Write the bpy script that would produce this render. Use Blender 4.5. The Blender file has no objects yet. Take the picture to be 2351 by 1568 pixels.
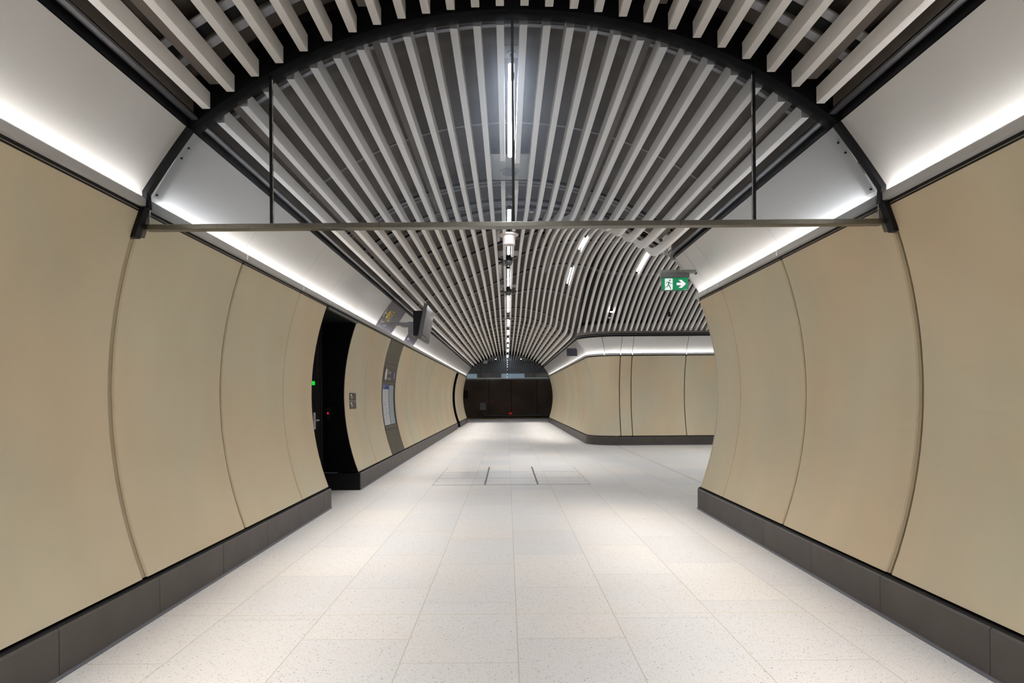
import bpy, bmesh, math, random
from mathutils import Vector, Matrix
random.seed(7)
C = bpy.context.scene.collection
sc = bpy.context.scene

# ------------------------------------------------------------ camera, world, exposure
cd = bpy.data.cameras.new('camera'); cam = bpy.data.objects.new('camera', cd); C.objects.link(cam)
cd.sensor_width = 36.0; cd.lens = 36.0*1371/2351
cd.shift_x = (1175.5-1160.0)/2351; cd.shift_y = (913.4-784.0)/2351
cd.clip_start = 0.05; cd.clip_end = 200
cam.matrix_world = (Matrix.Translation((-0.049, 0, 1.36)) @ Matrix.Rotation(0.0029, 4, 'Z')
                    @ Matrix.Rotation(math.pi/2, 4, 'X') @ Matrix.Rotation(-0.0073, 4, 'Z'))
sc.camera = cam
w = bpy.data.worlds.new('world'); sc.world = w; w.use_nodes = True
w.node_tree.nodes['Background'].inputs[0].default_value = (0.8, 0.9, 1, 1)
w.node_tree.nodes['Background'].inputs[1].default_value = 0.02
sc.view_settings.view_transform = 'Standard'; sc.view_settings.look = 'None'
sc.view_settings.exposure = 0.4; sc.view_settings.gamma = 1.0
try: sc.view_settings.use_curve_mapping = False
except Exception: pass
cy = sc.cycles
cy.use_denoising = True; cy.max_bounces = 7; cy.diffuse_bounces = 4; cy.glossy_bounces = 3
cy.transparent_max_bounces = 12; cy.sample_clamp_indirect = 6; cy.caustics_reflective = False; cy.caustics_refractive = False

LED = 45.0        # cove strip strength
TUBE = 80.0       # tubes between the battens

SIDE = 2.3       # watts per metre of the added, unseen slot lights in the batten gaps

# ------------------------------------------------------------ materials
def srgb(r, g, b):
    f = lambda c: (c/255/12.92) if c/255 <= 0.04045 else ((c/255+0.055)/1.055)**2.4
    return (f(r), f(g), f(b), 1)
MATS = {}
def mat(name, col, rough=0.6, metal=0.0, noise=0.0, nscale=3.0, spec=0.5, emit=0, bump=0.0, stretch=(1,1,1), detail=4):
    m = bpy.data.materials.new(name); m.use_nodes = True; nt = m.node_tree; N = nt.nodes; L = nt.links
    b = N['Principled BSDF']; b.inputs['Base Color'].default_value = col
    b.inputs['Roughness'].default_value = rough; b.inputs['Metallic'].default_value = metal
    b.inputs['Specular IOR Level'].default_value = spec
    if emit:
        b.inputs['Emission Color'].default_value = col; b.inputs['Emission Strength'].default_value = emit
    g = N.new('ShaderNodeNewGeometry'); mp = N.new('ShaderNodeMapping'); mp.inputs['Scale'].default_value = stretch
    L.new(g.outputs['Position'], mp.inputs['Vector'])
    n = N.new('ShaderNodeTexNoise'); n.inputs['Scale'].default_value = nscale; n.inputs['Detail'].default_value = detail
    L.new(mp.outputs[0], n.inputs['Vector'])
    if noise:
        r = N.new('ShaderNodeMapRange'); r.inputs[1].default_value = .3; r.inputs[2].default_value = .7
        r.inputs[3].default_value = 1-noise; r.inputs[4].default_value = 1+noise
        L.new(n.outputs[0], r.inputs[0])
        v = N.new('ShaderNodeVectorMath'); v.operation = 'SCALE'; v.inputs[0].default_value = col[:3]
        L.new(r.outputs[0], v.inputs['Scale']); L.new(v.outputs[0], b.inputs['Base Color'])
    if bump:
        bp = N.new('ShaderNodeBump'); bp.inputs['Strength'].default_value = bump; bp.inputs['Distance'].default_value = .01
        L.new(n.outputs[0], bp.inputs['Height']); L.new(bp.outputs[0], b.inputs['Normal'])
    MATS[name] = m; return m
def emis(name, col, s):
    m = bpy.data.materials.new(name); m.use_nodes = True; nt = m.node_tree
    nt.nodes.remove(nt.nodes['Principled BSDF']); e = nt.nodes.new('ShaderNodeEmission')
    e.inputs[0].default_value = col; e.inputs[1].default_value = s
    nt.links.new(e.outputs[0], nt.nodes['Material Output'].inputs[0]); return m

M_conc = mat('cast_concrete', srgb(211,195,169), .62, noise=.07, nscale=1.1, stretch=(1,1,.35))
# warm / cool blotches on the cast panels
nt = M_conc.node_tree; b = nt.nodes['Principled BSDF']; base = b.inputs['Base Color'].links[0].from_socket
n2 = nt.nodes.new('ShaderNodeTexNoise'); n2.inputs['Scale'].default_value = .75; n2.inputs['Detail'].default_value = 2
g2 = [x for x in nt.nodes if x.type == 'NEW_GEOMETRY'][0]; nt.links.new(g2.outputs['Position'], n2.inputs['Vector'])
r2 = nt.nodes.new('ShaderNodeValToRGB'); r2.color_ramp.elements[0].position = .38; r2.color_ramp.elements[1].position = .66
r2.color_ramp.elements[0].color = (.93,1,1,1); r2.color_ramp.elements[1].color = (1.0,.965,.90,1)
nt.links.new(n2.outputs[0], r2.inputs[0])
mx = nt.nodes.new('ShaderNodeMix'); mx.data_type = 'RGBA'; mx.blend_type = 'MULTIPLY'; mx.inputs[0].default_value = 1
nt.links.new(base, mx.inputs[6]); nt.links.new(r2.outputs[0], mx.inputs[7]); nt.links.new(mx.outputs[2], b.inputs['Base Color'])

M_joint = mat('joint_bevel', srgb(168,154,128), .65)
M_skirt = mat('charcoal_stone', srgb(76,70,67), .5, noise=.12, nscale=5, bump=.05)
M_cove = mat('white_enamel_panel', srgb(200,199,198), .16, spec=.5)
M_lip = mat('cove_lip_metal', srgb(196,195,194), .4)
M_batten = mat('batten_white', srgb(243,241,240), .45)
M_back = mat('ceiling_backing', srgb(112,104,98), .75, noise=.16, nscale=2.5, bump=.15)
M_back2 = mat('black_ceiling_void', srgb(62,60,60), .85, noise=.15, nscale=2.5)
M_black = mat('black_metal', srgb(14,14,17), .5, spec=.25)
M_beam = mat('beam_black', srgb(9,9,11), .75, spec=.12)
M_flat = mat('black_flat', srgb(12,12,13), .7)
M_recess = mat('dark_cavity', srgb(26,24,22), .9)
M_rail = mat('grey_rail', srgb(176,178,184), .5)
M_steel = mat('brushed_steel', srgb(118,115,107), .28, metal=.9, noise=.08, nscale=40, stretch=(1,.02,1))
M_dsteel = mat('dark_brushed_steel', srgb(98,94,86), .42, metal=.55, noise=.1, nscale=30, stretch=(1,.03,1))
M_dflange = mat('dark_grey_flange', srgb(66,66,70), .5, metal=.2)
M_grey = mat('grey_paint', srgb(96,97,104), .45)
M_plate = mat('grey_plate', srgb(150,152,150), .5)
M_white = mat('white_plastic', srgb(224,214,212), .4)
M_navy = mat('navy_sign', srgb(44,44,60), .25)
M_brownsign = mat('brown_grey_sign', srgb(70,64,60), .4)
M_green = mat('exit_green', srgb(0,132,84), .35, emit=.35)
M_signwhite = mat('sign_white', srgb(232,232,240), .4, emit=.55)
M_txt = mat('lettering_white', srgb(226,226,230), .5)
M_yellow = mat('sign_yellow', srgb(222,200,30), .5)
M_blue = mat('poster_blue', srgb(36,66,160), .5)
M_purple = mat('symbol_blue', srgb(66,66,170), .5)
M_paper = mat('poster_paper', srgb(206,210,216), .45, noise=.07, nscale=22)
M_paper2 = mat('poster_pale_blue', srgb(160,170,182), .4)
M_ink = mat('poster_ink', srgb(130,134,150), .6)
M_wallend = mat('dark_trackside_concrete', srgb(140,120,106), .8, noise=.25, nscale=.9, bump=.1)
M_bulk = mat('dark_bulkhead', srgb(58,60,68), .5)
M_tactile = mat('yellow_tactile', srgb(196,190,110), .7)
M_red = mat('red_lens', srgb(150,30,20), .4, emit=.6)
M_redled = emis('red_indicator', srgb(255,20,50), 3)
M_greenled = emis('green_indicator', srgb(20,190,50), 1.0)
M_pale = mat('pale_glow', srgb(150,172,182), .4, emit=.35)  # weak glow put into the panel colour, no lamp behind
M_led = emis('led_white', (1, .975, .94, 1), LED)
M_tube = emis('tube_white', (.93, .96, 1, 1), TUBE)
M_tube2 = emis('added_tube_cool', (.88, .95, 1, 1), 270)  # stronger tubes added out of view
M_spot = emis('spot_white', (1, .98, .92, 1), 25)
M_dome = mat('smoked_dome', srgb(60,62,66), .08, spec=.8)

def glass_mat():
    m = bpy.data.materials.new('clear_glass'); m.use_nodes = True; nt = m.node_tree; N = nt.nodes; L = nt.links
    N.remove(N['Principled BSDF'])
    t = N.new('ShaderNodeBsdfTransparent'); t.inputs[0].default_value = (.93,.96,1,1)
    g = N.new('ShaderNodeBsdfGlossy'); g.inputs['Roughness'].default_value = .015
    f = N.new('ShaderNodeFresnel'); f.inputs[0].default_value = 1.5
    mx = N.new('ShaderNodeMixShader'); L.new(f.outputs[0], mx.inputs[0]); L.new(t.outputs[0], mx.inputs[1]); L.new(g.outputs[0], mx.inputs[2])
    h = N.new('ShaderNodeBsdfGlossy'); h.inputs['Roughness'].default_value = .32; h.inputs[0].default_value = (.8,.88,1,1)
    m2 = N.new('ShaderNodeMixShader'); m2.inputs[0].default_value = .025; L.new(mx.outputs[0], m2.inputs[1]); L.new(h.outputs[0], m2.inputs[2])
    L.new(m2.outputs[0], N['Material Output'].inputs[0]); return m
M_glass = glass_mat()

def screen_mat():
    m = mat('screen_reflective', srgb(66,66,68), .14, spec=.5); return m
M_screen = screen_mat()

def floor_mat():
    m = bpy.data.materials.new('terrazzo_tiles'); m.use_nodes = True; nt = m.node_tree; N = nt.nodes; L = nt.links
    b = N['Principled BSDF']
    g = N.new('ShaderNodeNewGeometry'); s = N.new('ShaderNodeSeparateXYZ'); L.new(g.outputs['Position'], s.inputs[0])
    def M(op, a, b_=None, c=None):
        n = N.new('ShaderNodeMath'); n.operation = op
        for i, v in enumerate((a, b_, c)):
            if v is None: continue
            if isinstance(v, (int, float)): n.inputs[i].default_value = v
            else: L.new(v, n.inputs[i])
        return n.outputs[0]
    X, Y = s.outputs[0], s.outputs[1]
    TW, TL = .61, .908
    col = M('FLOOR', M('DIVIDE', X, TW))
    fx = M('SUBTRACT', M('DIVIDE', X, TW), col)
    off = M('MULTIPLY', M('ABSOLUTE', M('ADD', col, 1)), .306)
    yy = M('DIVIDE', M('SUBTRACT', M('SUBTRACT', Y, 3.975), off), TL)
    row = M('FLOOR', yy); fy = M('SUBTRACT', yy, row)
    ex = M('MULTIPLY', M('MINIMUM', fx, M('SUBTRACT', 1, fx)), TW)
    ey = M('MULTIPLY', M('MINIMUM', fy, M('SUBTRACT', 1, fy)), TL)
    jx = M('LESS_THAN', ex, .0026); jy = M('LESS_THAN', ey, .0021)
    cv = N.new('ShaderNodeCombineXYZ'); L.new(col, cv.inputs[0]); L.new(row, cv.inputs[1])
    wn = N.new('ShaderNodeTexWhiteNoise'); wn.noise_dimensions = '2D'; L.new(cv.outputs[0], wn.inputs['Vector'])
    ramp = N.new('ShaderNodeValToRGB'); e = ramp.color_ramp.elements
    e[0].color = srgb(220,218,217); e[1].color = srgb(230,225,220)
    L.new(wn.outputs['Value'], ramp.inputs[0])
    # broad tone drift
    n = N.new('ShaderNodeTexNoise'); n.inputs['Scale'].default_value = .8; L.new(g.outputs['Position'], n.inputs['Vector'])
    r = N.new('ShaderNodeValToRGB'); r.color_ramp.elements[0].position = .4; r.color_ramp.elements[1].position = .62
    r.color_ramp.elements[0].color = (.975,.985,1,1); r.color_ramp.elements[1].color = (1,.98,.96,1); L.new(n.outputs[0], r.inputs[0])
    m1 = N.new('ShaderNodeMix'); m1.data_type = 'RGBA'; m1.blend_type = 'MULTIPLY'; m1.inputs[0].default_value = 1
    L.new(ramp.outputs[0], m1.inputs[6]); L.new(r.outputs[0], m1.inputs[7])
    # specks
    def specks(scale, thr, colr, prev, amt):
        v = N.new('ShaderNodeTexVoronoi'); v.inputs['Scale'].default_value = scale; L.new(g.outputs['Position'], v.inputs['Vector'])
        sx = N.new('ShaderNodeSeparateColor'); L.new(v.outputs['Color'], sx.inputs[0])
        k = M('MULTIPLY', M('LESS_THAN', v.outputs['Distance'], thr), M('GREATER_THAN', sx.outputs[0], amt))
        mm = N.new('ShaderNodeMix'); mm.data_type = 'RGBA'; L.new(k, mm.inputs[0]); L.new(prev, mm.inputs[6]); mm.inputs[7].default_value = colr
        return mm.outputs[2]
    c = specks(130, .28, srgb(160,156,150), m1.outputs[2], .62)
    c = specks(60, .22, srgb(138,126,114), c, .86)
    c = specks(95, .3, srgb(226,226,224), c, .5)
    j = N.new('ShaderNodeMix'); j.data_type = 'RGBA'; L.new(M('MAXIMUM', jx, jy), j.inputs[0]); L.new(c, j.inputs[6]); j.inputs[7].default_value = srgb(192,184,170)
    # cross joint in paler mortar at the first glass screen, dark line along the side passage
    j2 = N.new('ShaderNodeMix'); j2.data_type = 'RGBA'
    L.new(M('LESS_THAN', M('ABSOLUTE', M('SUBTRACT', Y, 3.76)), .004), j2.inputs[0]); L.new(j.outputs[2], j2.inputs[6]); j2.inputs[7].default_value = srgb(214,202,180)
    j3 = N.new('ShaderNodeMix'); j3.data_type = 'RGBA'
    k = M('MULTIPLY', M('LESS_THAN', M('ABSOLUTE', M('SUBTRACT', X, 3.0)), .006), M('MULTIPLY', M('GREATER_THAN', Y, 7.5), M('LESS_THAN', Y, 17)))
    L.new(k, j3.inputs[0]); L.new(j2.outputs[2], j3.inputs[6]); j3.inputs[7].default_value = srgb(120,118,112)
    L.new(j3.outputs[2], b.inputs['Base Color'])
    b.inputs['Roughness'].default_value = .48; b.inputs['Specular IOR Level'].default_value = .4
    return m
M_floor = floor_mat()

# ------------------------------------------------------------ mesh helpers
def obj(name, bm, m=None, parent=None, smooth=False, mats=None):
    bmesh.ops.recalc_face_normals(bm, faces=bm.faces[:])
    me = bpy.data.meshes.new(name); bm.to_mesh(me); bm.free()
    if smooth:
        for p in me.polygons: p.use_smooth = True
    for mm in (mats or ([m] if m else [])): me.materials.append(mm)
    o = bpy.data.objects.new(name, me); C.objects.link(o)
    if parent:
        o.parent = parent; o.matrix_parent_inverse = Matrix.Translation(parent.location).inverted() if parent.type == 'EMPTY' else parent.matrix_world.inverted()
    return o
def tag(o, label, cat, group=None):
    o['label'] = label; o['category'] = cat
    if group: o['group'] = group
    return o
def thing(name, label, cat, loc=(0,0,0), group=None):
    o = bpy.data.objects.new(name, None); C.objects.link(o); o.location = loc; o.empty_display_size = .1
    return tag(o, label, cat, group)
def structure(o): o['kind'] = 'structure'; return o
def empty_structure(name, loc=(0,0,0)):
    o = bpy.data.objects.new(name, None); C.objects.link(o); o.location = loc; return structure(o)
def box(bm, x0, x1, y0, y1, z0, z1, mi=0, bev=0):
    vs = [bm.verts.new((x, y, z)) for x in (x0, x1) for y in (y0, y1) for z in (z0, z1)]
    fs = []
    for q in ((0,1,3,2), (4,6,7,5), (0,4,5,1), (2,3,7,6), (0,2,6,4), (1,5,7,3)):
        f = bm.faces.new([vs[i] for i in q]); f.material_index = mi; fs.append(f)
    if bev:
        es = list({e for f in fs for e in f.edges})
        bmesh.ops.bevel(bm, geom=es, offset=bev, segments=2, affect='EDGES', profile=.5)
    return vs
def nbox(name, x0, x1, y0, y1, z0, z1, m, parent=None, bev=0):
    bm = bmesh.new(); box(bm, x0, x1, y0, y1, z0, z1, bev=bev); return obj(name, bm, m, parent)
def cyl(bm, c, r, h, axis='Z', seg=24, r2=None, mi=0):
    r2 = r if r2 is None else r2
    A = {'Z': (Vector((1,0,0)), Vector((0,1,0)), Vector((0,0,1))), 'Y': (Vector((1,0,0)), Vector((0,0,1)), Vector((0,1,0))), 'X': (Vector((0,1,0)), Vector((0,0,1)), Vector((1,0,0)))}[axis]
    c = Vector(c); lo = []; hi = []
    for i in range(seg):
        a = 2*math.pi*i/seg; d = A[0]*math.cos(a)+A[1]*math.sin(a)
        lo.append(bm.verts.new(c+d*r)); hi.append(bm.verts.new(c+d*r2+A[2]*h))
    for i in range(seg):
        f = bm.faces.new((lo[i], lo[(i+1)%seg], hi[(i+1)%seg], hi[i])); f.material_index = mi
    bm.faces.new(lo).material_index = mi; bm.faces.new(hi).material_index = mi
def lathe(bm, c, prof, seg=28):
    rings = []
    for r, z in prof:
        rings.append([bm.verts.new((c[0]+r*math.cos(2*math.pi*i/seg), c[1]+r*math.sin(2*math.pi*i/seg), c[2]+z)) for i in range(seg)])
    for a, b_ in zip(rings, rings[1:]):
        for i in range(seg): bm.faces.new((a[i], a[(i+1)%seg], b_[(i+1)%seg], b_[i]))
    bm.faces.new(rings[0]); bm.faces.new(rings[-1])
def tube(bm, pts, r, seg=10):
    pts = [Vector(p) for p in pts]; rings = []
    for i, p in enumerate(pts):
        d = (pts[min(i+1, len(pts)-1)]-pts[max(i-1, 0)]).normalized()
        u = d.cross(Vector((0,0,1)));
        if u.length < .1: u = d.cross(Vector((0,1,0)))
        u.normalize(); v = d.cross(u)
        rings.append([bm.verts.new(p+(u*math.cos(2*math.pi*k/seg)+v*math.sin(2*math.pi*k/seg))*r) for k in range(seg)])
    for a, b_ in zip(rings, rings[1:]):
        for k in range(seg): bm.faces.new((a[k], a[(k+1)%seg], b_[(k+1)%seg], b_[k]))
    bm.faces.new(rings[0]); bm.faces.new(rings[-1])
def loft(bm, rows, closed_rows=False, cap=False, mi=0):
    V = [[bm.verts.new(p) for p in r] for r in rows]
    n = len(V[0])
    for a, b_ in zip(V, V[1:]):
        for k in range(n if closed_rows else n-1):
            f = bm.faces.new((a[k], a[(k+1)%n], b_[(k+1)%n], b_[k])); f.material_index = mi
    if cap and closed_rows:
        bm.faces.new(V[0]).material_index = mi; bm.faces.new(V[-1]).material_index = mi
    return V
def extrude_poly(bm, pts, fmap, t, mi=0):
    """pts: 2D outline; fmap(u, v, d) -> world; t: thickness."""
    a = [bm.verts.new(fmap(u, v, 0)) for u, v in pts]; b_ = [bm.verts.new(fmap(u, v, t)) for u, v in pts]
    n = len(pts)
    bm.faces.new(a).material_index = mi; bm.faces.new(b_).material_index = mi
    for i in range(n):
        f = bm.faces.new((a[i], a[(i+1)%n], b_[(i+1)%n], b_[i])); f.material_index = mi
def text_bm(bm, s, size, fmap, t=.0015, align='LEFT', mi=0, sx=1.0):
    cu = bpy.data.curves.new('lettering', 'FONT'); cu.body = s; cu.size = size; cu.align_x = align; cu.resolution_u = 3
    o = bpy.data.objects.new('lettering_tmp', cu); me = bpy.data.meshes.new_from_object(o)
    base = len(bm.verts); vs = [bm.verts.new(fmap(v.co.x*sx, v.co.y, t)) for v in me.vertices]
    for p in me.polygons:
        try: bm.faces.new([vs[i] for i in p.vertices]).material_index = mi
        except ValueError: pass
    bpy.data.objects.remove(o); bpy.data.curves.remove(cu); bpy.data.meshes.remove(me)

# ------------------------------------------------------------ geometry of the place
YP, YP2 = 3.67, 33.2           # the two glass screens
YB = -6.0                      # behind the camera
HW = 2.25                      # skirting face half width
def wall_x(z): return -.753+math.sqrt(3.24**2-(z-1.4)**2)
Z0W, Z1W = .268, 2.528
def wprof(z0=Z0W, z1=Z1W, n=18, proud=0.0):
    return [(wall_x(z0+(z1-z0)*i/n)-HW-proud, z0+(z1-z0)*i/n) for i in range(n+1)]
def cove_prof(n=10):
    # from behind the lip up to the black rail, slightly dished
    p = []
    for i in range(n+1):
        t = i/n; x = 2.335+(2.0-2.335)*t; z = 2.545+(3.035-2.545)*t
        bul = .006*4*t*(1-t)
        p.append((x+bul*.8-HW, z+bul*.6))
    return p
RA = 3.174
def T(x):
    x = min(abs(x), 1.95); return 3.753-RA+math.sqrt(RA*RA-x*x)
def sst(a, b, x):
    t = max(0, min(1, (x-a)/(b-a))); return t*t*(3-2*t)
def Yend(x, side):
    """where the battens of the junction spring from"""
    if side == 0:
        if x <= 2.0: return 7.88
        if x < 2.5: return max(7.70, 7.2+math.sqrt(max(0, .25-(2.5-x)**2)))
        return 7.7
    if x <= 2.0: return 17.5+(2-max(x, -1.5))*.45
    if x < 3.05: return 17.6-math.sqrt(max(0, 1.05**2-(3.05-x)**2))
    return 16.55
def Zb(x, y):
    a, b_ = Yend(x, 0), Yend(x, 1)
    u = (y-(a+b_)/2)/((b_-a)/2); q = 1-u*u
    if u < 0: q = 1-abs(u)**(2+.9*sst(.3, 1.9, x))
    p = .5*(q+math.sqrt(q*q+.016))
    p *= sst(6.3, 7.6, y) if y < 7.6 else 1
    if q < -3: p = 0
    wgt = sst(-1.25, 1.35, x)
    return T(x)+wgt*(4.45-T(x))*p

class Path:
    """plan path made of straight runs and arcs; normal points into the solid"""
    def __init__(self, pts): self.pts = pts; self.S = [0]
    @staticmethod
    def build(segs, side):
        P = Path([]); out = []
        for s in segs:
            if s[0] == 'L':
                out.append((Vector((s[1], s[2])), Vector((s[3], s[4])), None))
            else:
                out.append(s)
        P.segs = []; acc = 0
        for s in out:
            if s[0] == 'A':
                _, cx, cy_, r, a0, a1 = s; Ln = abs(a1-a0)*r; P.segs.append(('A', acc, acc+Ln, (cx, cy_, r, a0, a1))); acc += Ln
            else:
                Ln = (s[1]-s[0]).length; P.segs.append(('L', acc, acc+Ln, (s[0], s[1]))); acc += Ln
        P.L = acc; P.side = side; return P
    def at(self, s):
        for k, a, b_, d in self.segs:
            if s <= b_+1e-9 or (k, a, b_, d) == self.segs[-1]:
                t = (s-a)/(b_-a)
                if k == 'L':
                    p = d[0].lerp(d[1], t); q = (d[1]-d[0]).normalized()
                else:
                    cx, cy_, r, a0, a1 = d; an = a0+(a1-a0)*t; p = Vector((cx+r*math.cos(an), cy_+r*math.sin(an)))
                    q = Vector((-math.sin(an), math.cos(an)))*(1 if a1 > a0 else -1)
                n = Vector((q.y, -q.x))*self.side
                return p, n
    def stops(self, s0, s1):
        r = {round(s0, 5), round(s1, 5)}
        for k, a, b_, d in self.segs:
            for e in (a, b_):
                if s0 < e < s1: r.add(round(e, 5))
            if k == 'A':
                n = max(6, int((b_-a)/.06))
                for i in range(1, n):
                    e = a+(b_-a)*i/n
                    if s0 < e < s1: r.add(round(e, 5))
        return sorted(r)
PI = math.pi
P_LEFT = Path.build([('L', -HW, YB, -HW, YP2)], -1)
P_RA = Path.build([('L', HW, YB, HW, 7.2), ('A', 2.5, 7.2, .25, PI, PI/2), ('L', 2.5, 7.45, 9.0, 7.45)], 1)
P_RB = Path.build([('L', 9.0, 16.8, 3.05, 16.8), ('A', 3.05, 17.6, .8, -PI/2, -PI), ('L', HW, 17.6, HW, YP2)], 1)
def sweep(bm, path, s0, s1, prof, thick=0, bev=True, mi=0):
    rows = []
    for s in path.stops(s0, s1):
        p, n = path.at(s)
        front = [(p.x+n.x*o, p.y+n.y*o, z) for o, z in prof]
        if thick:
            back = [(p.x+n.x*(o+thick), p.y+n.y*(o+thick), z) for o, z in reversed(prof)]
            rows.append(front+back)
        else: rows.append(front)
    return loft(bm, rows, closed_rows=bool(thick), cap=bool(thick), mi=mi)
def box_prof(o0, o1, z0, z1): return [(o0, z0), (o1, z0), (o1, z1), (o0, z1)]
def sweep_box(bm, path, s0, s1, o0, o1, z0, z1, mi=0):
    rows = []
    for s in path.stops(s0, s1):
        p, n = path.at(s); rows.append([(p.x+n.x*o, p.y+n.y*o, z) for o, z in box_prof(o0, o1, z0, z1)])
    loft(bm, rows, closed_rows=True, cap=True, mi=mi)

# ------------------------------------------------------------ floor
fl = structure(nbox('floor', -7.9, 9.6, YB, 39.7, -.12, 0, M_floor))
bm = bmesh.new(); box(bm, -7.9, 9.6, 39.05, 39.7, 0, .004)
obj('tactile_strip', bm, M_tactile, fl)
bm = bmesh.new(); box(bm, -1.6, -.75, 37.9, 39.04, 0, .004); obj('tactile_strip', bm, M_tactile, fl)

# ------------------------------------------------------------ walls, panels, skirtings, coves
def panels(parent, path, cuts, gaps, prof=None, m=M_conc, name='wall_panel'):
    """cuts: list of s values of joints"""
    for (a, b_), (ga, gb) in zip(zip(cuts, cuts[1:]), zip(gaps, gaps[1:])):
        bm = bmesh.new(); pr = prof or wprof()
        s0, s1 = a+ga/2, b_-gb/2; c = .009
        # chamfered vertical edges: front face set back at both ends
        rows = []
        st = sorted(set([s0, s0+c, s1-c, s1]+[x for x in path.stops(s0, s1) if s0+c < x < s1-c]))
        for s in st:
            p, n = path.at(s); d = c if s in (s0, s1) else 0
            rows.append([(p.x+n.x*(o+d), p.y+n.y*(o+d), z) for o, z in pr]+[(p.x+n.x*(o+.07), p.y+n.y*(o+.07), z) for o, z in reversed(pr)])
        loft(bm, rows, closed_rows=True, cap=True)
        obj(name, bm, m, parent)
def Lc(y): return y-YB
J = 1.41
cutsA = [Lc(v) for v in (YB, -4.79, -3.38, -1.97, -.56, .85, 2.26, 3.67, 5.08, 6.49, 7.45)]
gapsA = [.0, .012, .012, .012, .012, .012, .012, .045, .026, .018, 0]
cutsB = [Lc(v) for v in (8.95, 10.2, 11.6)]
cutsB2 = [Lc(13.0+J*i) for i in range(10)]+[Lc(26.7)]
cutsC = [Lc(v) for v in (27.9, 29.3, 30.7, 32.0, 33.16)]
wl = empty_structure('wall_left', (-HW, YB, 0))
panels(wl, P_LEFT, cutsA, gapsA)
panels(wl, P_LEFT, cutsB, [0, .010, .006])
panels(wl, P_LEFT, cutsB2, [.006]+[.009]*9+[0])
panels(wl, P_LEFT, cutsC, [0]+[.009]*3+[0])
bm = bmesh.new()
for a, b_ in ((YB, 7.44), (8.96, 26.69), (27.91, YP2-.02)): sweep(bm, P_LEFT, Lc(a), Lc(b_), [(.29, .0), (.35, 1.4), (.29, 2.54)], .05)
obj('backing', bm, M_flat, wl)

wr = empty_structure('wall_right', (HW, YB, 0))
SA = P_RA.segs; sn0, sn1 = SA[1][1], SA[1][2]
panels(wr, P_RA, [Lc(v) for v in (YB, -4.79, -3.38, -1.97, -.56, .85, 2.26, 3.67, 5.08, 6.49, 7.19)]+[sn1+.6, sn1+2, sn1+3.5, sn1+5, P_RA.L-.02],
       [0, .012, .012, .012, .012, .012, .012, .045, .022, .014, .008, .01, .01, .01, .01, 0])
SB = P_RB.segs
def xs(x): return 9.0-x
panels(wr, P_RB, [0.02, xs(8.0), xs(6.55), xs(5.01), xs(3.49), xs(3.16), SB[1][2]+.05]+[SB[1][2]+.05+J*i for i in range(1, 11)]+[P_RB.L-.04],
       [0, .02, .02, .022, .022, .022, .012]+[.009]*10+[0])
bm = bmesh.new()
sweep(bm, P_RA, 0, Lc(7.1), [(.29, .0), (.35, 1.4), (.29, 2.54)], .05)
sweep_box(bm, P_RA, sn1+.3, P_RA.L-.02, .3, .34, 0, 2.54)
sweep(bm, P_RB, 0.02, xs(3.1), [(.29, .0), (.35, 1.4), (.29, 2.54)], .05)
sweep(bm, P_RB, SB[1][1], P_RB.L-.04, [(.29, .0), (.35, 1.4), (.29, 2.54)], .05)
obj('backing', bm, M_flat, wr)

# skirtings
def skirting(name, path, cuts, loc, gap=.004, inset=.0):
    e = empty_structure(name, loc)
    for a, b_ in zip(cuts, cuts[1:]):
        bm = bmesh.new(); s0, s1 = a+gap/2, b_-gap/2
        pr = [(.0, .012), (.0, .236), (.010, .246), (.09, .246), (.09, .012)]
        rows = []
        for s in path.stops(s0, s1):
            p, n = path.at(s); rows.append([(p.x+n.x*o, p.y+n.y*o, z) for o, z in pr])
        loft(bm, rows, closed_rows=True, cap=True); obj('skirting_tile', bm, M_skirt, e)
    bm = bmesh.new(); sweep_box(bm, path, cuts[0]+.002, cuts[-1]-.002, .01, .12, 0, .250); obj('skirting_core', bm, M_flat, e)
    bm = bmesh.new(); rows = []
    for s in path.stops(cuts[0], cuts[-1]):
        p, n = path.at(s); rows.append([(p.x+n.x*o, p.y+n.y*o, z) for o, z in ((-.012, 0), (-.011, .004), (-.003, .010), (-.001, .016), (.008, .016), (.008, 0))])
    loft(bm, rows, closed_rows=True, cap=True); obj('floor_trim', bm, M_grey, e)
    return e
def ys(first, a, b_, p=.848):
    r = [a]; y = first
    while y < b_-.15:
        if y > a+.15: r.append(y)
        y += p
    return r+[b_]
skirting('baseboard_left', P_LEFT, [Lc(v) for v in ys(2.917-.848*10, YB, 7.45)], (-HW, YB, 0))
skirting('baseboard_left_far', P_LEFT, [Lc(v) for v in ys(8.95+.62, 8.95, 26.7, .7)], (-HW, 8.95, 0))
skirting('baseboard_left_end', P_LEFT, [Lc(v) for v in ys(28.6, 27.9, YP2-.03, .7)], (-HW, 27.9, 0))
skirting('baseboard_right', P_RA, [Lc(v) for v in ys(2.86-.84*10, YB, 6.4, .84)[:-1]]+[Lc(6.22), Lc(6.47), Lc(6.95), sn0, sn1]+[sn1+.8*i for i in range(1, 8)]+[P_RA.L-.02], (HW, YB, 0))
skirting('baseboard_right_far', P_RB, [.02]+[xs(v) for v in (8.0, 7.0, 6.0, 5.05, 4.1, 3.16)]+[SB[1][1]+.25, SB[1][1]+.75, SB[1][2]]+[SB[1][2]+.7*i for i in range(1, 22)]+[P_RB.L-.04], (HW, 16.8, 0))

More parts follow.
